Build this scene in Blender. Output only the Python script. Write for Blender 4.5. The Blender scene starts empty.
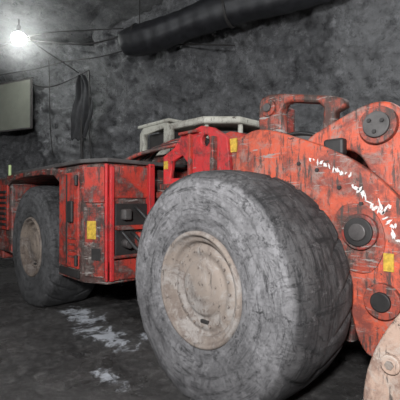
import bpy, bmesh, math, random
from mathutils import Vector, noise, Matrix
random.seed(3)
S=bpy.context.scene
COL=S.collection
def link(o,parent=None):
    COL.objects.link(o)
    if parent: o.parent=parent
    return o
# ---------------- materials ----------------
class NT:
    def __init__(s,name):
        s.m=bpy.data.materials.new(name); s.m.use_nodes=True
        s.t=s.m.node_tree; s.n=s.t.nodes; s.b=s.n['Principled BSDF']
        s.co=s.n.new('ShaderNodeTexCoord').outputs['Object']
    def L(s,a,b): s.t.links.new(a,b)
    def mapc(s,sc=(1,1,1),rot=(0,0,0),loc=(0,0,0),vec=None):
        n=s.n.new('ShaderNodeMapping'); n.inputs['Scale'].default_value=sc; n.inputs['Rotation'].default_value=rot; n.inputs['Location'].default_value=loc
        s.L(vec or s.co,n.inputs['Vector']); return n.outputs[0]
    def noise(s,scale,detail=8,rough=.6,vec=None,dist=0):
        n=s.n.new('ShaderNodeTexNoise'); n.inputs['Scale'].default_value=scale
        n.inputs['Detail'].default_value=detail; n.inputs['Roughness'].default_value=rough; n.inputs['Distortion'].default_value=dist
        s.L(vec or s.co,n.inputs['Vector']); return n.outputs[0]
    def ramp(s,f,a,b,ca=0.,cb=1.):
        n=s.n.new('ShaderNodeMapRange'); n.inputs[1].default_value=a; n.inputs[2].default_value=b
        n.inputs[3].default_value=ca; n.inputs[4].default_value=cb; n.clamp=True
        s.L(f,n.inputs[0]); return n.outputs[0]
    def mix(s,f,a,b,mode='MIX'):
        n=s.n.new('ShaderNodeMix'); n.data_type='RGBA'; n.blend_type=mode
        for i,v in ((6,a),(7,b)):
            if isinstance(v,tuple): n.inputs[i].default_value=(*v,1)
            else: s.L(v,n.inputs[i])
        if isinstance(f,(int,float)): n.inputs[0].default_value=f
        else: s.L(f,n.inputs[0])
        return n.outputs[2]
    def math(s,op,a,b=0.):
        n=s.n.new('ShaderNodeMath'); n.operation=op
        for i,v in enumerate((a,b)):
            if isinstance(v,(int,float)): n.inputs[i].default_value=v
            else: s.L(v,n.inputs[i])
        return n.outputs[0]
    def fin(s,col,rough=.7,bump=None,bs=.3,bd=.02,metal=0.):
        if isinstance(col,tuple): s.b.inputs['Base Color'].default_value=(*col,1)
        else: s.L(col,s.b.inputs['Base Color'])
        if isinstance(rough,(int,float)): s.b.inputs['Roughness'].default_value=rough
        else: s.L(rough,s.b.inputs['Roughness'])
        s.b.inputs['Metallic'].default_value=metal
        if bump is not None:
            n=s.n.new('ShaderNodeBump'); n.inputs['Strength'].default_value=bs; n.inputs['Distance'].default_value=bd
            s.L(bump,n.inputs['Height']); s.L(n.outputs[0],s.b.inputs['Normal'])
        return s.m
def paint(name,base,dark,grime=.5,dust=(.17,.145,.13),dustamt=.60,scr=.62,rough=.45,film=.12):
    t=NT(name)
    n0=t.noise(1.1,6,.6); c=t.mix(t.ramp(n0,.4,.6),base,tuple(x*.75 for x in base))
    n1=t.noise(2.8,12,.76,dist=.3); c=t.mix(t.ramp(n1,grime-.02,grime+.07,0,.95),c,dark)
    n2=t.noise(5,12,.80,dist=.5); c=t.mix(t.ramp(n2,dustamt-.08,dustamt+.03,0,.85),c,dust)
    n3=t.noise(3,10,.78,vec=t.mapc((7,7,1.0),(0,.15,0))); c=t.mix(t.ramp(n3,scr-.06,scr,0,.9),c,(.03,.024,.02))
    n4=t.noise(3.0,10,.78,vec=t.mapc((1.2,1.2,12),(0,.2,0))); c=t.mix(t.ramp(n4,scr,scr+.03),c,(.30,.27,.25))
    n5=t.noise(14,8,.8); c=t.mix(t.ramp(n5,.59,.63),c,(.04,.025,.02)); 
    c=t.mix(t.ramp(t.noise(9,8,.8),.4,.7,film*.3,film),c,(.24,.21,.19))
    return t.fin(c,t.ramp(n1,.3,.7,rough-.08,rough+.3),t.math('ADD',n5,n2),.45,.014)
RED=paint('red_paint',(.52,.034,.018),(.09,.014,.010),.50)
RED2=paint('dirty_red_paint',(.37,.034,.02),(.032,.018,.015),.46,dustamt=.58,scr=.57)
BRED=paint('bright_red_paint',(.62,.018,.022),(.16,.010,.010),.53,dustamt=.63,scr=.62)
ORG=paint('faded_orange_red_paint',(.63,.088,.033),(.20,.033,.020),.485,dust=(.27,.19,.16),dustamt=.58,scr=.59,film=.18)
ORD=paint('dark_orange_red_paint',(.38,.055,.027),(.05,.026,.02),.48,dust=(.2,.15,.13),dustamt=.60,scr=.57)
BEI=paint('beige_paint',(.52,.51,.44),(.22,.20,.17),.53,dustamt=.7,scr=.62)
RUST=paint('worn_bucket_steel',(.44,.30,.23),(.20,.12,.09),.52,dust=(.42,.36,.31),dustamt=.58,scr=.62)
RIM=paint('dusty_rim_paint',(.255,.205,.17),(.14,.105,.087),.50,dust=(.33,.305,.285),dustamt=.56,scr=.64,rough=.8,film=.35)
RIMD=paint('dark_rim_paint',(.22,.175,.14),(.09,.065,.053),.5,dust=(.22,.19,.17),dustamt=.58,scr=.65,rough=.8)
def simple(name,c,rough=.7,metal=0,var=.5,sc=8):
    t=NT(name); n=t.noise(sc,8,.65)
    d=tuple(x*var for x in c)
    return t.fin(t.mix(t.ramp(n,.35,.65),d,c),rough,n,.3,.01,metal)
BLK=simple('black_grease_steel',(.03,.027,.026),.6)
DGR=simple('dark_grey_steel',(.09,.083,.08),.6)
HOSE=simple('rubber_hose',(.03,.03,.03),.45)
STEEL=simple('pin_steel',(.12,.108,.105),.5,.3)
YEL=simple('yellow_label',(.70,.45,.06),.5,0,.45,25)
WHT=simple('white_paint_mark',(.80,.75,.72),.6,0,.6,30)
HIV=simple('reflective_marker',(.6,.75,.35),.5,0,.7)
DUCT=simple('duct_plastic',(.020,.020,.023),.5)
CLOTH=simple('black_tarpaulin',(.035,.035,.038),.8)
PANEL=simple('notice_board_paint',(.205,.21,.175),.7,0,.85,3)
def tyre_mat(name,light,mid,dark,side):
    t=NT(name)
    sx=t.n.new('ShaderNodeSeparateXYZ'); t.L(t.co,sx.inputs[0])
    X,Y,Z=sx.outputs
    th=t.math('ARCTAN2',X,Z); r=t.math('SQRT',t.math('ADD',t.math('MULTIPLY',X,X),t.math('MULTIPLY',Z,Z)))
    cb=t.n.new('ShaderNodeCombineXYZ'); t.L(th,cb.inputs[0]); t.L(r,cb.inputs[1]); t.L(Y,cb.inputs[2]); P=cb.outputs[0]
    n1=t.noise(2.6,12,.78,dist=.3); c=t.mix(t.ramp(n1,.40,.60),mid,light)
    n2=t.noise(1.6,12,.8,vec=t.mapc((1,2,9),vec=P)); c=t.mix(t.ramp(n2,.49,.57,0,.85),c,dark)
    n2b=t.noise(1.8,12,.8,vec=t.mapc((8,1,1.2),vec=P)); c=t.mix(t.ramp(n2b,.53,.60,0,.85),c,dark)
    n7=t.noise(7,12,.82); c=t.mix(t.ramp(n7,.56,.62,0,.65),c,tuple(x*1.9 for x in light))
    v=t.noise(2.2,5,.75,dist=1.2,vec=t.mapc((1.2,2,3),vec=P))
    cr=t.math('ABSOLUTE',t.math('SUBTRACT',v,.5)); c=t.mix(t.ramp(cr,0,.009,.9,0),c,dark)
    rr=t.ramp(t.math('ADD',r,t.ramp(n1,.3,.7,-.02,.02)),.81,.84,1,0)
    n3=t.noise(3.0,14,.82); sc=t.mix(t.ramp(n3,.40,.58),tuple(x*.52 for x in side),side)
    n4=t.noise(1.5,12,.8,vec=t.mapc((1.2,14,1),vec=P)); sc=t.mix(t.ramp(n4,.52,.60,0,.75),sc,dark)
    n6=t.noise(9,10,.84); sc=t.mix(t.ramp(n6,.55,.61,0,.8),sc,dark)
    n8=t.noise(4,10,.84,vec=t.mapc((1,1,1),(0,0,0),(5,3,1))); sc=t.mix(t.ramp(n8,.55,.64,0,.65),sc,tuple(x*1.4 for x in side))
    c=t.mix(rr,c,sc)
    # tone turns darker and smoother towards the bottom of the wheel
    wz=t.math('ADD',Z,t.ramp(n1,.3,.7,-.25,.25)); low_mix=t.ramp(wz,-.75,.05,.55,0)
    c=t.mix(low_mix,c,tuple(x*2.0 for x in dark))
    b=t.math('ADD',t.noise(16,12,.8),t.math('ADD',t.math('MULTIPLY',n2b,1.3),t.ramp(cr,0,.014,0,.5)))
    return t.fin(c,t.ramp(low_mix,0,.5,.85,.6),b,.9,.02)
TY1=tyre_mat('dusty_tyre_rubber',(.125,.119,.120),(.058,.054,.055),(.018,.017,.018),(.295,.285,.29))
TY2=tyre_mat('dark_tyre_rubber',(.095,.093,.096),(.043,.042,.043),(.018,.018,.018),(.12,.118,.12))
def rock(name,a,b,d,dotc):
    t=NT(name)
    n1=t.noise(.45,14,.68,dist=.3); c=t.mix(t.ramp(n1,.40,.60),a,b)
    n2=t.noise(1.5,14,.78,vec=t.mapc((1,1,1.6),(0.3,.5,0)),dist=.2); c=t.mix(t.ramp(n2,.51,.63,0,.7),c,d)
    n3=t.noise(1.2,14,.84,vec=t.mapc((3,3,.8),(0,.7,.3))); c=t.mix(t.ramp(n3,.53,.63,0,.8),c,dotc)
    n5=t.noise(5,12,.85); c=t.mix(t.ramp(n5,.53,.60,0,.65),c,d); c=t.mix(t.ramp(n5,.38,.47,.6,0),c,dotc)
    n6=t.noise(1.2,12,.8,vec=t.mapc((5,5,1),(0,-.5,.3))); c=t.mix(t.ramp(n6,.58,.63,0,.8),c,(.022,.022,.024))
    v=t.noise(.7,5,.6,dist=.5); cr=t.math('ABSOLUTE',t.math('SUBTRACT',v,.5)); c=t.mix(t.ramp(cr,0,.004,.7,0),c,d)
    b_=t.math('ADD',t.noise(3.0,15,.82),t.math('MULTIPLY',n2,.8))
    return t.fin(c,t.ramp(n1,.3,.7,.45,.8),b_,1.,.16)
ROCK=rock('shotcrete_rock',(.155,.156,.162),(.270,.271,.276),(.055,.055,.058),(.40,.40,.41))
ROCKC=rock('ceiling_rock',(.11,.11,.115),(.17,.17,.17),(.05,.05,.05),(.23,.23,.23))
def floor_mat():
    t=NT('wet_gravel_floor')
    n1=t.noise(.9,12,.72); c=t.mix(t.ramp(n1,.40,.60),(.026,.024,.023),(.078,.073,.070))
    n2=t.noise(13,14,.9); c=t.mix(t.ramp(n2,.51,.60,0,.75),c,(.18,.17,.165)); c=t.mix(t.ramp(n2,.38,.46,.7,0),c,(.012,.011,.010))
    ns=t.noise(3.6,12,.82,dist=.3); msk=None
    for (x,y,rx,ry) in ((-1.75,.18,.9,.34),(-2.6,.35,.9,.34),(-.80,-.26,.45,.14),(-1.1,.55,.7,.3)):
        g=t.n.new('ShaderNodeVectorMath'); g.operation='LENGTH'
        t.L(t.mapc((1/rx,1/ry,0),loc=(-x/rx,-y/ry,0)),g.inputs[0])
        k=t.ramp(g.outputs['Value'],.2,1.1,1,0)
        msk=k if msk is None else t.math('MAXIMUM',msk,k)
    sl=t.ramp(t.math('ADD',ns,t.math('MULTIPLY',msk,.22)),.655,.72)
    sl=t.math('MULTIPLY',sl,t.ramp(msk,0,.15))
    c=t.mix(sl,c,(.58,.60,.64))
    n3=t.noise(1.3,6,.6)
    r=t.math('SUBTRACT',t.ramp(n3,.40,.60,.16,.75),t.math('MULTIPLY',sl,.05))
    return t.fin(c,r,t.math('ADD',t.math('MULTIPLY',n2,1.),t.noise(6,8,.7)),.9,.035)
FLOOR=floor_mat()
def emis(name,c,s):
    m=bpy.data.materials.new(name); m.use_nodes=True; b=m.node_tree.nodes['Principled BSDF']
    b.inputs['Emission Color'].default_value=(*c,1); b.inputs['Emission Strength'].default_value=s; return m
# ---------------- geometry helpers ----------------
def mesh(name,vs,fs,mat,parent=None,smooth=False,loc=(0,0,0)):
    me=bpy.data.meshes.new(name); me.from_pydata([tuple(v) for v in vs],[],fs); me.materials.append(mat)
    o=bpy.data.objects.new(name,me); o.location=loc; link(o,parent)
    bm=bmesh.new(); bm.from_mesh(me); bmesh.ops.recalc_face_normals(bm,faces=bm.faces); bm.to_mesh(me); bm.free()
    if smooth:
        for p in me.polygons: p.use_smooth=True
    return o
def bev(o,w,seg=2):
    if w>0:
        m=o.modifiers.new('bevel','BEVEL'); m.width=w; m.segments=seg; m.limit_method='ANGLE'; m.angle_limit=.6
    return o
def box(name,a,b,mat,parent=None,w=.015,rot=0):
    x0,y0,z0=a;x1,y1,z1=b
    c=Vector(((x0+x1)/2,(y0+y1)/2,(z0+z1)/2))
    vs=[Vector((x,y,z))-c for x in(x0,x1) for y in(y0,y1) for z in(z0,z1)]
    fs=[(0,1,3,2),(4,6,7,5),(0,4,5,1),(2,3,7,6),(0,2,6,4),(1,5,7,3)]
    o=mesh(name,vs,fs,mat,parent,loc=c); o.rotation_euler[2]=rot
    return bev(o,w)
def prism(name,loop,z0,z1,mat,parent=None,w=.015):
    n=len(loop); vs=[(x,y,z0) for x,y in loop]+[(x,y,z1) for x,y in loop]
    fs=[tuple(range(n))[::-1],tuple(range(n,2*n))]+[(i,(i+1)%n,n+(i+1)%n,n+i) for i in range(n)]
    return bev(mesh(name,vs,fs,mat,parent),w)
def plate(name,loops,y0,y1,mat,parent=None,bv=.01):
    cu=bpy.data.curves.new(name,'CURVE'); cu.dimensions='2D'; cu.fill_mode='BOTH'
    for lp in loops:
        sp=cu.splines.new('POLY'); sp.points.add(len(lp)-1)
        for p,(x,z) in zip(sp.points,lp): p.co=(x,z,0,1)
        sp.use_cyclic_u=True
    cu.extrude=(y1-y0)/2-bv; cu.bevel_depth=bv; cu.bevel_resolution=1; cu.offset=-bv
    o=bpy.data.objects.new(name,cu); COL.objects.link(o)
    o.rotation_euler=(math.pi/2,0,0); o.location=(0,(y0+y1)/2,0)
    bpy.context.view_layer.update()
    me=bpy.data.meshes.new_from_object(o); me.transform(o.matrix_world)
    bpy.data.objects.remove(o)
    me.materials.clear(); me.materials.append(mat)
    o=bpy.data.objects.new(name,me); return link(o,parent)
def smoothloop(pts,it=2):
    for _ in range(it):
        q=[]
        for i in range(len(pts)):
            a=pts[i]; b=pts[(i+1)%len(pts)]
            q+= [(a[0]*.75+b[0]*.25,a[1]*.75+b[1]*.25),(a[0]*.25+b[0]*.75,a[1]*.25+b[1]*.75)]
        pts=q
    return pts
def circ(cx,cz,r,n=28): return [(cx+r*math.cos(2*math.pi*i/n),cz+r*math.sin(2*math.pi*i/n)) for i in range(n)]
def cyl(name,p0,p1,r,mat,parent=None,r2=None,n=32,w=.006):
    p0=Vector(p0);p1=Vector(p1);r2=r if r2 is None else r2
    q=(p1-p0).to_track_quat('Z','Y'); L=(p1-p0).length
    vs=[];
    for z,rr in((0,r),(L,r2)):
        for i in range(n): vs.append(p0+q@Vector((rr*math.cos(2*math.pi*i/n),rr*math.sin(2*math.pi*i/n),z)))
    fs=[tuple(range(n))[::-1],tuple(range(n,2*n))]+[(i,(i+1)%n,n+(i+1)%n,n+i) for i in range(n)]
    return bev(mesh(name,vs,fs,mat,parent),w)
def tube(name,pts,r,mat,parent=None,res=8):
    cu=bpy.data.curves.new(name,'CURVE'); cu.dimensions='3D'; cu.bevel_depth=r; cu.bevel_resolution=3; cu.resolution_u=res; cu.use_fill_caps=True
    sp=cu.splines.new('NURBS'); sp.points.add(len(pts)-1); sp.order_u=min(4,len(pts)); sp.use_endpoint_u=True
    for p,c in zip(sp.points,pts): p.co=(*c,1)
    cu.materials.append(mat)
    return link(bpy.data.objects.new(name,cu),parent)
def interp(pr,n):
    out=[]
    for i in range(len(pr)-1):
        p0=pr[max(i-1,0)];p1=pr[i];p2=pr[i+1];p3=pr[min(i+2,len(pr)-1)]
        for k in range(n):
            t=k/n
            out.append(tuple(.5*((2*b)+(-a+c)*t+(2*a-5*b+4*c-d)*t*t+(-a+3*b-3*c+d)*t**3) for a,b,c,d in zip(p0,p1,p2,p3)))
    out.append(pr[-1]); return out
def lathe(name,prof,center,mat,parent=None,seg=96,disp=None,flip=1):
    vs=[];fs=[];n=len(prof)
    for i in range(seg):
        th=2*math.pi*i/seg
        for r,y in prof:
            if disp: r,y=disp(r,y,th)
            vs.append((r*math.cos(th),y*flip,max(r*math.sin(th),.012-center[2])))
    for i in range(seg):
        j=(i+1)%seg
        for k in range(n-1): fs.append((i*n+k,i*n+k+1,j*n+k+1,j*n+k))
    return mesh(name,vs,fs,mat,parent,True,center)
def surf(name,fn,nu,nv,mat,smooth=True):
    vs=[fn(i/(nu-1),j/(nv-1)) for i in range(nu) for j in range(nv)]
    fs=[(i*nv+j,(i+1)*nv+j,(i+1)*nv+j+1,i*nv+j+1) for i in range(nu-1) for j in range(nv-1)]
    return mesh(name,vs,fs,mat,None,smooth)
def fr(p,H=.7,o=6): return noise.fractal(Vector(p),H,2.1,o)
# ---------------- mine drift ----------------
def wallpt(u,v):
    t=-11+22*u; z=-.25+6.2*v
    x=-5.17+.924*t; y=2.77+.38*t
    d=.34*fr((x*.45,y*.45,z*.5))+.26*abs(noise.noise(Vector((x*.8+z*.5,z*1.0,3))))+.11*fr((x*2.2,z*2.4,9),.4)
    d+=.18*abs(noise.noise(Vector((x*2+z*1.4,z*1.8-x*.6,11))))
    d-= max(0,z-3.6)**2*.14
    d+= .5*math.exp(-((t+1.25)/.4)**2)*(.6+.4*noise.noise(Vector((z,t,5))))
    if z<.6: d-=.3*(.6-z)
    return (x-.38*d, y+.924*d, z)
surf('wall_back',wallpt,520,170,ROCK)
def ceil(u,v):
    x=-16+26*u; y=-8+17*v
    return (x,y,5.45+.30*fr((x*.4,y*.4,7))+.12*abs(fr((x*1.1,y*1.1,2))))
surf('ceiling',ceil,200,130,ROCKC)
def wfront(u,v):
    x=-16+26*u; z=-.25+6.3*v
    return (x,-6.5+.4*fr((x*.4,1,z*.4)),z)
surf('wall_front',wfront,90,30,ROCK)
def wleft(u,v):
    y=-7+8*u; z=-.25+6.3*v
    return (-14.5+.5*fr((3,y*.4,z*.4)),y,z)
surf('wall_left',wleft,50,40,ROCK)
def wright(u,v):
    y=-7+15*u; z=-.25+6.3*v
    return (8.3+.4*fr((13,y*.4,z*.4)),y,z)
surf('wall_right',wright,50,30,ROCK)
def flo(u,v):
    x=-16+26*u; y=-8+17*v
    return (x,y,-.02+.03*fr((x*.9,y*.9,0))*.6+.014*fr((x*4,y*4,1),.5))
surf('floor',flo,480,320,FLOOR)
# ---------------- loader ----------------
LD=link(bpy.data.objects.new('underground_loader',None))
prof0=[(.405,.085),(.415,.05),(.45,.022),(.52,.004),(.60,-.008),(.68,-.008),(.745,.004),(.795,.024),(.832,.052),(.858,.10),(.870,.21),(.876,.38),(.870,.55),(.858,.66),(.832,.705),(.795,.737),(.745,.757),(.68,.769),(.60,.769),(.52,.757),(.45,.739),(.415,.711),(.405,.675)]
prof=interp([((r if r<.5 else r+(r-.5)*.05),y) for r,y in prof0],5)
def tdisp(depth,seed):
    def f(r,y,th):
        if r>.79:
            k=min(1,(r-.79)/.035)
            s=1 if y<.38 else -1
            ph=th*22/(2*math.pi)+2.2*(y-.38)*s+ (0 if s>0 else .5)
            g=abs((ph%1)-.5)
            cut=max(0,1-g/.10)
            r-=depth*cut*k*(.30+.70*min(1,abs(y-.38)/.16))
            r-=.007*math.exp(-((y-.38)/.010)**2)
            r+=.009*noise.noise(Vector((math.cos(th)*4,math.sin(th)*4,y*4+seed)))
        else:
            for rr in(.49,.62,.72):
                y+= .008*math.exp(-((r-rr)/.008)**2)*(1 if y<.3 else -1)
            y-= .007*math.exp(-((r-.56)/.02)**2)*(1 if y<.3 else -1)
        y+=.009*noise.noise(Vector((math.cos(th)*r*6,math.sin(th)*r*6,seed)))
        if math.sin(th)<-.75: y+=(-.03 if y<.36 else .03)*((-math.sin(th)-.75)/.25)*min(1,max(0,(r-.5)/.2))
        return r,y
    return f
ZC=.812
def wheel(tag,x,y,tm,rm,flip,depth):
    c=(x,y,ZC)
    lathe(tag+'_tyre',prof,c,tm,LD,320,tdisp(depth,x),flip)
    rp=[(.43,.05),(.43,.024),(.42,.010),(.405,.006),(.395,.018),(.39,.042),(.372,.050),(.355,.052),(.345,.075),(.335,.10),(.322,.105),(.305,.09),(.29,.085),(.265,.083),(.25,.095),(.225,.098),(.21,.094),(.20,.078),(.185,.072),(.14,.068),(.10,.066),(.09,.058),(.06,.055),(.0,.055)]
    lathe(tag+'_rim',rp,c,rm,LD,96,None,flip)
    for i in range(20):
        a=2*math.pi*i/20; r=.28
        p=(x+r*math.cos(a),y+flip*.070,ZC+r*math.sin(a)); q=(p[0],y+flip*.095,p[2])
        cyl(tag+'_nut_%d'%i,p,q,.010,rm,LD,n=6,w=0)
    for i in range(8):
        a=2*math.pi*i/8+.2; r=.155
        p=(x+r*math.cos(a),y+flip*.060,ZC+r*math.sin(a)); q=(p[0],y+flip*.08,p[2])
        cyl(tag+'_bolt_%d'%i,p,q,.009,rm,LD,n=6,w=0)
    box(tag+'_hub_slot',(x-.02,min(y+flip*.078,y+flip*.12),ZC-.26),(x+.06,max(y+flip*.078,y+flip*.12),ZC-.235),BLK,LD,.004)
    cyl(tag+'_axle_hub',(x,y+flip*.12,ZC),(x,y+flip*.84,ZC),.24,DGR,LD)
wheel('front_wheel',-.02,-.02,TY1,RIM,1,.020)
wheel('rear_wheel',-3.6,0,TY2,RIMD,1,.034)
wheel('far_front_wheel',-.02,2.5,TY1,RIM,-1,.020)
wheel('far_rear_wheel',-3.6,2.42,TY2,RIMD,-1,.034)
# rear frame
prism('rear_core',[(-5.2,.79),(-1.75,.79),(-1.75,1.63),(-5.2,1.63)],.5,1.86,RED2,LD)
prism('side_tank',[(-2.58,.02),(-1.92,.02),(-1.62,.16),(-1.62,.78),(-2.58,.78)],.56,1.88,RED2,LD,.02)
prism('side_tank_far',[(-2.58,1.66),(-1.62,1.66),(-1.62,2.2),(-1.92,2.38),(-2.58,2.38)],.58,1.88,RED2,LD,.02)
prism('tank_top_plate',[(-2.66,-.02),(-1.9,-.02),(-1.57,.13),(-1.57,2.25),(-2.66,2.3)],1.885,1.93,DGR,LD,.01)
box('tank_door',(-2.52,.0,.70),(-2.0,.03,1.80),RED,LD,.01)
box('tank_door_edge',(-2.30,-.012,.74),(-2.28,.01,1.78),BLK,LD,.002)
box('tank_door_handle',(-2.22,-.035,1.22),(-2.10,.0,1.47),BLK,LD,.015)
box('tank_lower_vent',(-2.5,-.006,.60),(-1.98,.02,.685),BLK,LD,.004)
for i in range(4): box('door_rib_%d'%i,(-2.25,-.012,.82+.07*i),(-2.03,.0,.845+.07*i),RED2,LD,.004)
for z in(.8,1.7): cyl('door_hinge_%.1f'%z,(-2.0,-.02,z-.06),(-2.0,-.02,z+.06),.02,BLK,LD)
ang=math.atan2(.14,.30)
def on_ch(name,s,z0,z1,wd,mat,th=.02,off=0):
    cx=-1.92+s*.30; cy=.02+s*.14; nx,ny=.423,-.906
    cx+=nx*(th/2+off); cy+=ny*(th/2+off)
    box(name,(cx-wd/2,cy-th/2,z0),(cx+wd/2,cy+th/2,z1),mat,LD,.005,ang)
on_ch('corner_panel_upper',.5,1.45,1.84,.27,RED)
on_ch('corner_panel_lower',.5,.64,1.40,.27,RED2)
on_ch('corner_warning_label',.42,1.05,1.25,.12,YEL,.006,.02)
on_ch('corner_grab_slot',.6,.82,.95,.12,BLK,.006,.02)
on_ch('corner_edge_strip',1.0,.6,1.87,.03,BRED,.03)
box('end_panel_top',(-1.63,.17,1.50),(-1.595,.74,1.86),RED,LD,.01)
box('end_shade_slab',(-1.63,.24,.86),(-1.59,.66,1.44),BLK,LD,.01)  # flat black slab; the opening's shade is put into its colour
box('end_panel_bottom',(-1.63,.17,.60),(-1.58,.74,.82),RED,LD,.01)
box('end_post',(-1.63,.17,.60),(-1.57,.22,1.86),BRED,LD,.01)
box('end_post_b',(-1.63,.66,.60),(-1.55,.74,1.9),BRED,LD,.01)
box('end_crossbar',(-1.60,.24,1.15),(-1.53,.66,1.20),RED,LD,.008)
box('end_fitting',(-1.60,.3,1.26),(-1.5,.40,1.38),DGR,LD,.02)
box('end_fitting_b',(-1.60,.48,.92),(-1.5,.6,1.12),RED,LD,.02)
cyl('end_valve',(-1.6,.36,1.0),(-1.48,.36,1.0),.05,STEEL,LD)
cyl('step_bar',(-1.55,.2,.86),(-1.55,.68,.86),.018,RED,LD)
for k,(y,z) in enumerate([(.3,.75),(.45,.72),(.6,.76),(.5,1.0)]): tube('joint_hose_%d'%k,[(-1.6,y,z+.4),(-1.4,y,z+.35),(-1.2,y+.1,z-.1),(-.95,y+.35,z+.15)],.022,HOSE,LD)
arch=[(-4.72,1.90),(-4.72,1.70),(-4.45,1.80),(-4.0,1.83),(-3.2,1.83),(-2.75,1.80),(-2.56,1.70),(-2.56,1.90)]
plate('wheel_arch',[arch],.02,.76,RED2,LD,.01)
plate('far_wheel_arch',[arch],1.66,2.38,RED2,LD,.01)
prism('engine_bonnet',[(-5.15,.2),(-2.7,.2),(-2.7,2.2),(-5.15,2.2)],1.9,1.99,DGR,LD,.04)
box('rear_body',(-5.3,.04,.62),(-4.56,2.36,1.88),RED2,LD,.03)
box('rear_body_grille_frame',(-5.2,.005,1.0),(-4.66,.04,1.75),RED,LD,.01)
for i in range(7): box('rear_grille_slat_%d'%i,(-5.15,-.015,1.07+.09*i),(-4.7,.01,1.11+.09*i),BLK,LD,.004)
box('rear_bumper',(-5.45,.1,.45),(-5.28,2.3,.95),RED2,LD,.03)
for y in(.35,2.05): cyl('rear_lamp_%.1f'%y,(-5.3,y,1.6),(-5.36,y,1.6),.08,BEI,LD)
box('marker_post',(-4.95,.1,1.9),(-4.90,.14,2.1),HIV,LD,.01)
box('exhaust_box',(-4.4,.7,1.98),(-3.3,1.6,2.08),DGR,LD,.03)
# articulation joint
cyl('hinge_column',(-1.15,1.2,.45),(-1.15,1.2,1.75),.16,RED2,LD)
for z in(.5,1.0,1.5): 
    prism('hinge_lug_rear_%.1f'%z,[(-1.8,.8),(-1.1,1.0),(-1.0,1.2),(-1.1,1.4),(-1.8,1.6)],z,z+.08,RED2,LD)
    prism('hinge_lug_front_%.1f'%z,[(-.5,.87),(-1.2,1.0),(-1.3,1.2),(-1.2,1.4),(-.5,1.63)],z+.1,z+.18,RED,LD)
cyl('steering_cylinder',(-1.7,.88,.78),(-1.15,.90,.80),.07,RED,LD); cyl('steering_rod',(-1.2,.9,.8),(-.75,.92,.82),.035,STEEL,LD)
tw=[(-1.42,1.62),(-1.42,1.98),(-1.22,2.06),(-1.10,2.18),(-.78,2.24),(-.62,2.20),(-.42,2.08),(-.38,1.7),(-.6,1.6)]
plate('tower_plate',[tw,[(-1.30,1.72),(-1.0,1.72),(-1.0,1.88),(-1.08,1.96),(-1.26,1.91)],circ(-.72,2.08,.06,20)],.76,.82,BRED,LD,.01)
plate('tower_plate_far',[tw],1.2,1.27,RED,LD,.01)
box('tower_cross',(-1.12,.88,1.66),(-.55,1.22,2.10),BLK,LD,.02)
box('tower_rib',(-.95,.72,1.66),(-.91,.78,2.18),RED,LD,.008)
box('tower_rib_b',(-.60,.70,1.66),(-.55,.78,2.10),RED2,LD,.008)
box('tower_flange',(-1.42,.71,1.60),(-.5,.78,1.66),RED2,LD,.008)
box('tower_top_flange',(-1.08,.70,2.17),(-.80,.84,2.20),RED,LD,.008)
box('tower_label',(-1.4,.752,1.83),(-1.33,.762,1.92),YEL,LD,0)
for i in range(4): cyl('tower_bolt_%d'%i,(-.86+.07*i,.74,1.74),(-.86+.07*i,.77,1.74),.02,DGR,LD,n=6,w=0)
for k in range(6):
    tube('tower_hose_%d'%k,[(-1.85,.5+.07*k,1.93),(-1.65,.55+.06*k,2.02+.02*k),(-1.40,.68+.04*k,2.04+.03*k),(-1.1,.86+.05*k,2.14+.02*k),(-.85,.94+.05*k,2.03)],.022,HOSE if k%2 else RED2,LD)
# operator station, far side
prism('operator_body',[(-2.45,1.30),(-1.2,1.35),(-1.15,2.3),(-2.45,2.3)],1.0,2.13,RED2,LD,.03)
prism('operator_canopy',[(-1.95,1.22),(-1.3,1.26),(-.98,1.6),(-.98,2.3),(-1.95,2.3)],2.42,2.51,BEI,LD,.03)
prism('operator_cowl',[(-1.95,1.40),(-1.4,1.42),(-1.12,1.7),(-1.12,2.2),(-1.95,2.2)],2.13,2.37,DGR,LD,.04)
cab=[(-2.57,2.10),(-2.57,2.44),(-2.48,2.53),(-1.96,2.55),(-1.86,2.46),(-1.86,2.10)]
plate('cab_window_frame',[cab,[(-2.48,2.19),(-2.48,2.43),(-2.00,2.45),(-2.00,2.19)]],1.20,1.29,BEI,LD,.015)
box('cab_window_dark',(-2.5,1.32,2.14),(-1.92,2.2,2.44),BLK,LD,.02)
prism('cab_rear_roof',[(-2.60,1.18),(-1.86,1.18),(-1.86,2.3),(-2.60,2.3)],2.52,2.57,BEI,LD,.02)
for k,(x,y) in enumerate([(-1.35,1.38),(-1.06,2.2),(-1.05,1.68)]): cyl('canopy_post_%d'%k,(x,y,2.1),(x,y,2.44),.032,BEI,LD)
box('control_box',(-1.75,1.30,2.13),(-1.50,1.42,2.30),BEI,LD,.02)
# front frame
prism('front_frame',[(-.62,.87),(.75,.87),(.75,1.60),(-.62,1.60)],.4,1.75,RED2,LD,.03)
plate('front_side_plate',[[(-.62,1.2),(-.62,1.88),(-.52,2.02),(-.40,2.07),(-.1,2.07),(.1,1.6),(.4,1.2)]],.81,.85,ORG,LD,.01)
box('frame_label',(-.44,.795,1.93),(-.33,.808,2.06),YEL,LD,0)
boom=smoothloop([(-.34,1.5),(-.32,2.00),(-.16,2.10),(.045,2.09),(.43,1.94),(.65,1.845),(.85,1.72),(1.02,1.575),(1.18,1.39),(1.28,1.15),(1.25,.80),(1.19,.5),(.98,.36),(.84,.42),(.76,.75),(.64,1.05),(.3,1.3)],2)
BY=.77
plate('boom_arm',[boom],BY,BY+.08,ORG,LD,.012)
plate('boom_arm_far',[boom],1.62,1.70,ORG,LD,.012)
cyl('boom_cross_tube',(.6,.8,1.35),(.6,1.66,1.35),.14,RED2,LD)
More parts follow.
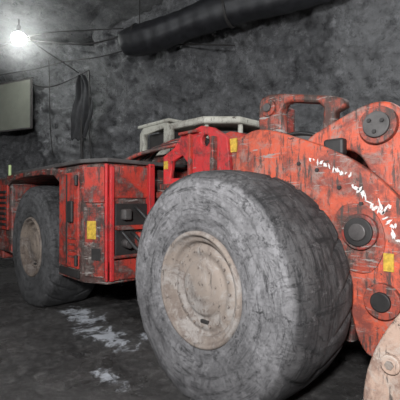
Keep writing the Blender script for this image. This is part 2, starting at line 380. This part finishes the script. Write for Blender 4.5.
plate('pivot_dark_patch',[smoothloop([(.62,1.02),(.66,1.40),(.82,1.46),(.98,1.38),(1.04,1.15),(.92,.92)],2)],BY-.014,BY+.01,ORD,LD,.004)  # thin darker patch around the boom pivot
cyl('boom_pivot_boss',(.86,BY-.05,1.245),(.86,BY,1.245),.125,RED2,LD)
cyl('boom_pivot_pin',(.86,BY-.07,1.245),(.86,BY-.04,1.245),.10,BLK,LD)
cyl('boom_pivot_cap',(.86,BY-.085,1.245),(.86,BY-.06,1.245),.06,STEEL,LD)
cyl('bucket_pin_boss',(1.01,BY-.05,.79),(1.01,BY,.79),.12,ORD,LD)
cyl('bucket_pin',(1.01,BY-.075,.79),(1.01,BY-.04,.79),.065,BLK,LD)
box('boom_label',(1.01,BY-.01,.99),(1.075,BY+.002,1.11),YEL,LD,0)
for k,(x,z) in enumerate([(.36,1.86),(.52,1.80),(.70,1.66),(.86,1.54)]): cyl('boom_grease_bolt_%d'%k,(x,BY-.015,z-.1),(x,BY,z-.1),.016,BLK,LD,n=6,w=0)
def marks(pts,tag):
    for k,(x,z,w,h,a) in enumerate(pts):
        ca,sa=math.cos(a),math.sin(a); y=BY-.004
        vs=[]
        for i in range(14):
            th=2*math.pi*i/14; kk=1+.9*noise.noise(Vector((x*40+math.cos(th)*2,z*40+math.sin(th)*2,k)))
            px,pz=w*.5*kk*math.cos(th),h*.5*kk*math.sin(th); vs.append((x+px*ca-pz*sa,y,z+px*sa+pz*ca))
        mesh('%s_%d'%(tag,k),vs,[tuple(range(14))],WHT,LD)
R=random.uniform
marks([(.46+.032*i,1.795-.016*i+.014*R(-1,1),R(.01,.03),R(.02,.05),R(-1.2,1.2)) for i in range(11)],'stencil')
marks([(.80+.022*i,1.57-.022*i+.016*R(-1,1),R(.01,.026),R(.02,.06),R(-1.2,1.2)) for i in range(14)]+[(.99,1.43,.014,.10,.3),(1.02,1.40,.012,.09,-.5),(1.05,1.42,.02,.03,0)],'stencil_b')
marks([(1.07,1.24,.024,.06,.2),(1.10,1.20,.03,.02,0)],'stencil_c')
hoop=[(-.17,1.85),(-.18,2.36),(-.14,2.42),(-.06,2.44),(.10,2.415),(.56,2.30),(.65,2.26),(.66,2.20),(.58,2.17),(.54,1.85)]
hole=[(.08,2.03),(.07,2.27),(.11,2.325),(.17,2.33),(.44,2.265),(.48,2.215),(.47,2.03)]
plate('linkage_frame',[hoop,hole],.93,1.04,ORD,LD,.02)
cyl('linkage_pin',(-.05,.90,2.31),(-.05,1.2,2.31),.075,ORD,LD)
cyl('linkage_pin_cap',(-.05,.88,2.31),(-.05,.92,2.31),.04,STEEL,LD)
box('linkage_gusset',(-.17,1.03,1.9),(.04,1.22,2.34),RED2,LD,.02)
box('boom_top_deck',(-.3,.87,1.75),(.55,1.60,1.95),RED2,LD,.03)
box('boom_top_valve',(.15,.89,1.93),(.42,1.0,2.02),DGR,LD,.02)
for k in range(3): tube('boom_top_hose_%d'%k,[(.05,.88+.05*k,1.98),(.2,.87+.05*k,2.07),(.38,.88+.05*k,2.03),(.55,.9+.05*k,1.95)],.016,HOSE,LD)
bell=smoothloop([(.35,1.86),(.36,1.97),(.60,2.07),(.80,2.15),(.94,2.17),(1.06,2.13),(1.14,1.99),(1.24,1.7),(1.32,1.4),(1.2,1.22),(1.05,1.36),(.92,1.58),(.82,1.80),(.68,1.86)],2)
plate('lift_link',[bell],.86,.95,ORG,LD,.015)
plate('lift_link_far',[bell],1.45,1.55,ORG,LD,.015)
cyl('link_pin_boss',(.95,.81,1.99),(.95,.88,1.99),.13,ORD,LD)
cyl('link_pin',(.95,.785,1.99),(.95,.83,1.99),.09,DGR,LD)
for i in range(3):
    a=i*2.1+.4; cyl('link_bolt_%d'%i,(.95+.05*math.cos(a),.77,1.99+.05*math.sin(a)),(.95+.05*math.cos(a),.79,1.99+.05*math.sin(a)),.014,BLK,LD,n=6,w=0)
cyl('tilt_cylinder',(.0,1.25,1.98),(.6,1.25,1.92),.10,RED2,LD); cyl('tilt_rod',(.6,1.25,1.92),(1.0,1.25,1.90),.05,STEEL,LD)
cyl('link_shaft',(.95,.88,1.99),(.95,1.5,1.99),.06,DGR,LD)
box('lug_block',(.56,.78,1.80),(.72,.86,1.93),BLK,LD,.02)
# bucket
out=interp([(1.85,1.28),(1.6,1.18),(1.42,1.0),(1.29,.80),(1.215,.58),(1.22,.36),(1.35,.18),(1.6,.09),(2.2,.05),(2.95,.04)],4)
inn=[(x+.05,z+.045) for x,z in out[::-1]]
plate('bucket_shell',[out+inn],.03,2.37,RUST,LD,.008)
cheek=out+[(2.85,.35),(2.3,.95),(1.95,1.25)]
plate('bucket_cheek',[cheek],-.01,.035,RUST,LD,.008)
plate('bucket_cheek_far',[cheek],2.365,2.41,RUST,LD,.008)
for k,(x,z) in enumerate([(1.34,.70),(1.45,.87)]): 
    cyl('bucket_bolt_%d'%k,(x,-.035,z),(x,.0,z),.045,RUST,LD); cyl('bucket_bolt_head_%d'%k,(x,-.045,z),(x,-.02,z),.020,RIM,LD,n=6,w=0)
for y in(.84,1.9): plate('bucket_lug_%.1f'%y,[[(1.02,.95),(1.14,1.0),(1.45,1.0),(1.3,.5),(1.05,.6),(.93,.75)]],y+.02,y+.08,RUST,LD,.01)
# ---------------- ventilation duct ----------------
A=Vector((-4.47,2.12,4.64)); Bv=Vector((2.4,4.66,5.08)); dv=(Bv-A); Ld=dv.length; dn=dv.normalized()
q=dn.to_track_quat('Z','Y'); vs=[];fs=[];N=220;M=36
for i in range(N):
    s=i/(N-1); d=s*Ld
    r=.275+.004*math.sin(d*22)+.025*noise.noise(Vector((d*1.1,0,0)))
    if d<.18: r*=.80+.2*(d/.18)**.5
    c=A+dn*d+Vector((0,0,-.03*math.sin(d*2.1)))
    for j in range(M):
        a=2*math.pi*j/M; rr=r*(1+.08*noise.noise(Vector((math.cos(a)*2,math.sin(a)*2,d*.9))))
        vs.append(c+q@Vector((rr*math.cos(a),rr*math.sin(a),0)))
for i in range(N-1):
    for j in range(M): fs.append((i*M+j,i*M+(j+1)%M,(i+1)*M+(j+1)%M,(i+1)*M+j))
fs.append(tuple(range(M)))
vd=link(bpy.data.objects.new('ventilation_duct',None))
mesh('duct_tube',vs,fs,DUCT,vd,True)
for k in range(4):
    p=A+dn*(.35+1.9*k); cyl('duct_band_%d'%k,p-dn*.02,p+dn*.02,.288,BLK,vd,w=.004)
    tube('duct_hanger_%d'%k,[p+Vector((0,0,.27)),p+Vector((.02,0,.5)),p+Vector((0,0,.8))],.010,BLK,vd)
# ---------------- ceiling lamp ----------------
lp=Vector((-6.5,.735,4.98)); CL=link(bpy.data.objects.new('ceiling_lamp',None))
bpy.ops.mesh.primitive_uv_sphere_add(segments=32,ring_count=16,radius=.15,location=lp)
o=bpy.context.object; o.name='bulb'; o.scale=(1,1,.9); o.data.materials.append(emis('lamp_glass',(.95,1,.97),40)); o.parent=CL
for p in o.data.polygons: p.use_smooth=True
cyl('lamp_socket',lp+Vector((0,0,.13)),lp+Vector((0,0,.28)),.06,DGR,CL,.04)
cyl('lamp_stem',lp+Vector((0,0,.25)),lp+Vector((0,0,.6)),.015,BLK,CL)
# scattering ball added around the lamp to give it a halo
hm=bpy.data.materials.new('lamp_halo'); hm.use_nodes=True; nt=hm.node_tree; nt.nodes.clear()
mo=nt.nodes.new('ShaderNodeOutputMaterial'); vsn=nt.nodes.new('ShaderNodeVolumeScatter'); tcn=nt.nodes.new('ShaderNodeTexCoord')
vl=nt.nodes.new('ShaderNodeVectorMath'); vl.operation='LENGTH'; mr=nt.nodes.new('ShaderNodeMapRange')
mr.inputs[1].default_value=0; mr.inputs[2].default_value=1.0; mr.inputs[3].default_value=.42; mr.inputs[4].default_value=0
nt.links.new(tcn.outputs['Object'],vl.inputs[0]); nt.links.new(vl.outputs['Value'],mr.inputs[0]); nt.links.new(mr.outputs[0],vsn.inputs['Density']); nt.links.new(vsn.outputs[0],mo.inputs['Volume'])
bpy.ops.mesh.primitive_uv_sphere_add(segments=32,ring_count=16,radius=1.0,location=lp)
o=bpy.context.object; o.name='lamp_halo'; o.data.materials.append(hm); o.parent=CL
# ---------------- cables ----------------
CA=link(bpy.data.objects.new('power_cable',None))
tube('cable_1',[(-9.5,-.3,5.0),(-7.6,.5,5.1),(-6.6,1.0,5.15),(-5.6,1.7,4.75),(-4.9,2.2,4.9),(-3.9,2.6,5.1)],.016,BLK,CA)
tube('cable_2',[(-9.5,.2,4.6),(-8.2,1.0,4.75),(-7.2,1.3,4.6),(-6.4,1.7,4.75),(-5.4,2.2,4.62),(-4.4,2.6,4.8),(-2.5,3.2,4.3)],.014,BLK,CA)
tube('cable_3',[(-6.6,.8,5.2),(-6.5,1.1,4.9),(-6.3,1.5,4.7),(-6.2,1.95,4.45)],.014,BLK,CA)
tube('cable_4',[(-6.15,2.0,3.4),(-6.2,2.0,2.8),(-6.1,2.05,2.2),(-6.25,2.0,1.5),(-6.2,2.0,.5)],.03,BLK,CA)
tube('cable_5',[(-7.6,1.4,4.4),(-7.0,1.6,4.1),(-6.5,1.8,4.3),(-6.0,2.1,4.5)],.014,BLK,CA)
tube('cable_6',[(-6.0,2.1,4.5),(-5.9,2.1,3.6),(-6.05,2.1,3.0),(-5.85,2.1,2.3)],.016,BLK,CA)
tube('cable_7',[(-7.1,1.6,4.9),(-7.0,1.6,4.2),(-7.1,1.6,3.4),(-6.95,1.65,2.6)],.012,BLK,CA)
tube('cable_8',[(-9.6,-.6,5.2),(-8.0,.3,4.8),(-6.6,.8,5.25),(-5.4,1.5,5.0),(-4.5,2.1,4.95)],.012,BLK,CA)
# ---------------- hanging tarpaulin ----------------
def tarp(u,v):
    z=4.40-1.45*v
    w=.06+.30*min(1,v*2.2)*(1-.45*v)+.05*noise.noise(Vector((v*4,1,0)))
    a=(u-.5)*2*w+.10*math.sin(v*3.2)-.12*v; f=.09*noise.noise(Vector((u*4.5,v*2.0,0)))+.03*math.sin(u*19+v*4)
    sag=.22*noise.noise(Vector((u*3,0,8)))*v
    return (-6.17+.924*a+.38*f, 2.02+.38*a-.92*f, z+sag)
o=surf('hanging_tarpaulin',tarp,60,50,CLOTH); m=o.modifiers.new('s','SOLIDIFY'); m.thickness=.012
# ---------------- notice board ----------------
NB=link(bpy.data.objects.new('notice_board',None)); wa=math.atan2(.38,.924)
bc=Vector((-8.36,1.00,3.90)); W,H=.90,.61
box('board_panel',bc-Vector((W,.02,H)),bc+Vector((W,.02,H)),PANEL,NB,.01,wa)
dx=Vector((math.cos(wa),math.sin(wa),0))
for k,(c,hw,hh) in enumerate([(bc+Vector((0,0,H)),W,.02),(bc-Vector((0,0,H)),W,.02),(bc+dx*W,.02,H),(bc-dx*W,.02,H)]):
    box('board_frame_%d'%k,c-Vector((hw,.03,hh)),c+Vector((hw,.03,hh)),DGR,NB,.005,wa)
for k,s in enumerate((-.5,.5)):
    p=bc+dx*s+Vector((0,0,H)); tube('board_hook_%d'%k,[p,p+Vector((-.02,.15,.15)),p+Vector((-.1,.5,.2))],.015,BLK,NB)
# ---------------- lights ----------------
def light(name,kind,loc,e,size=.3,col=(1,1,1),tgt=None):
    l=bpy.data.lights.new(name,kind); l.energy=e; l.color=col
    if kind=='AREA': l.shape='DISK'; l.size=size
    else: l.shadow_soft_size=size
    o=bpy.data.objects.new(name,l); o.location=loc; COL.objects.link(o)
    if tgt: o.rotation_euler=(Vector(tgt)-Vector(loc)).to_track_quat('-Z','Y').to_euler()
    return o
light('lamp_light','POINT',lp-Vector((0,0,.02)),260,.17,(.96,1,.98))
light('front_fill','AREA',(2.4,-3.0,2.5),315,.4,(.97,.985,1),(-1.2,1.5,1.3))  # unseen area light added above the camera for flash-like front light
light('side_fill','AREA',(-2.2,-4.4,4.2),120,1.0,(.94,.97,1),(-2.6,2,1.2))  # unseen fill added from the side for soft ambient light
light('drift_fill','POINT',(1.4,2.8,4.2),170,.25,(.97,.99,1))  # unseen point light added to brighten the drift, no lamp body
w=bpy.data.worlds.new('w'); S.world=w; w.use_nodes=True
w.node_tree.nodes['Background'].inputs[0].default_value=(.5,.52,.55,1); w.node_tree.nodes['Background'].inputs[1].default_value=.2
S.view_settings.view_transform='Standard'; S.view_settings.look='None'
# ---------------- camera ----------------
cam=bpy.data.cameras.new('camera'); cam.sensor_width=36; cam.lens=373/400*36; cam.clip_start=.05
co=bpy.data.objects.new('camera',cam); COL.objects.link(co); co.location=(2.01,-1.845,1.446)
d=Vector((-.733,.68,.008)); co.rotation_euler=d.to_track_quat('-Z','Y').to_euler()
S.camera=co
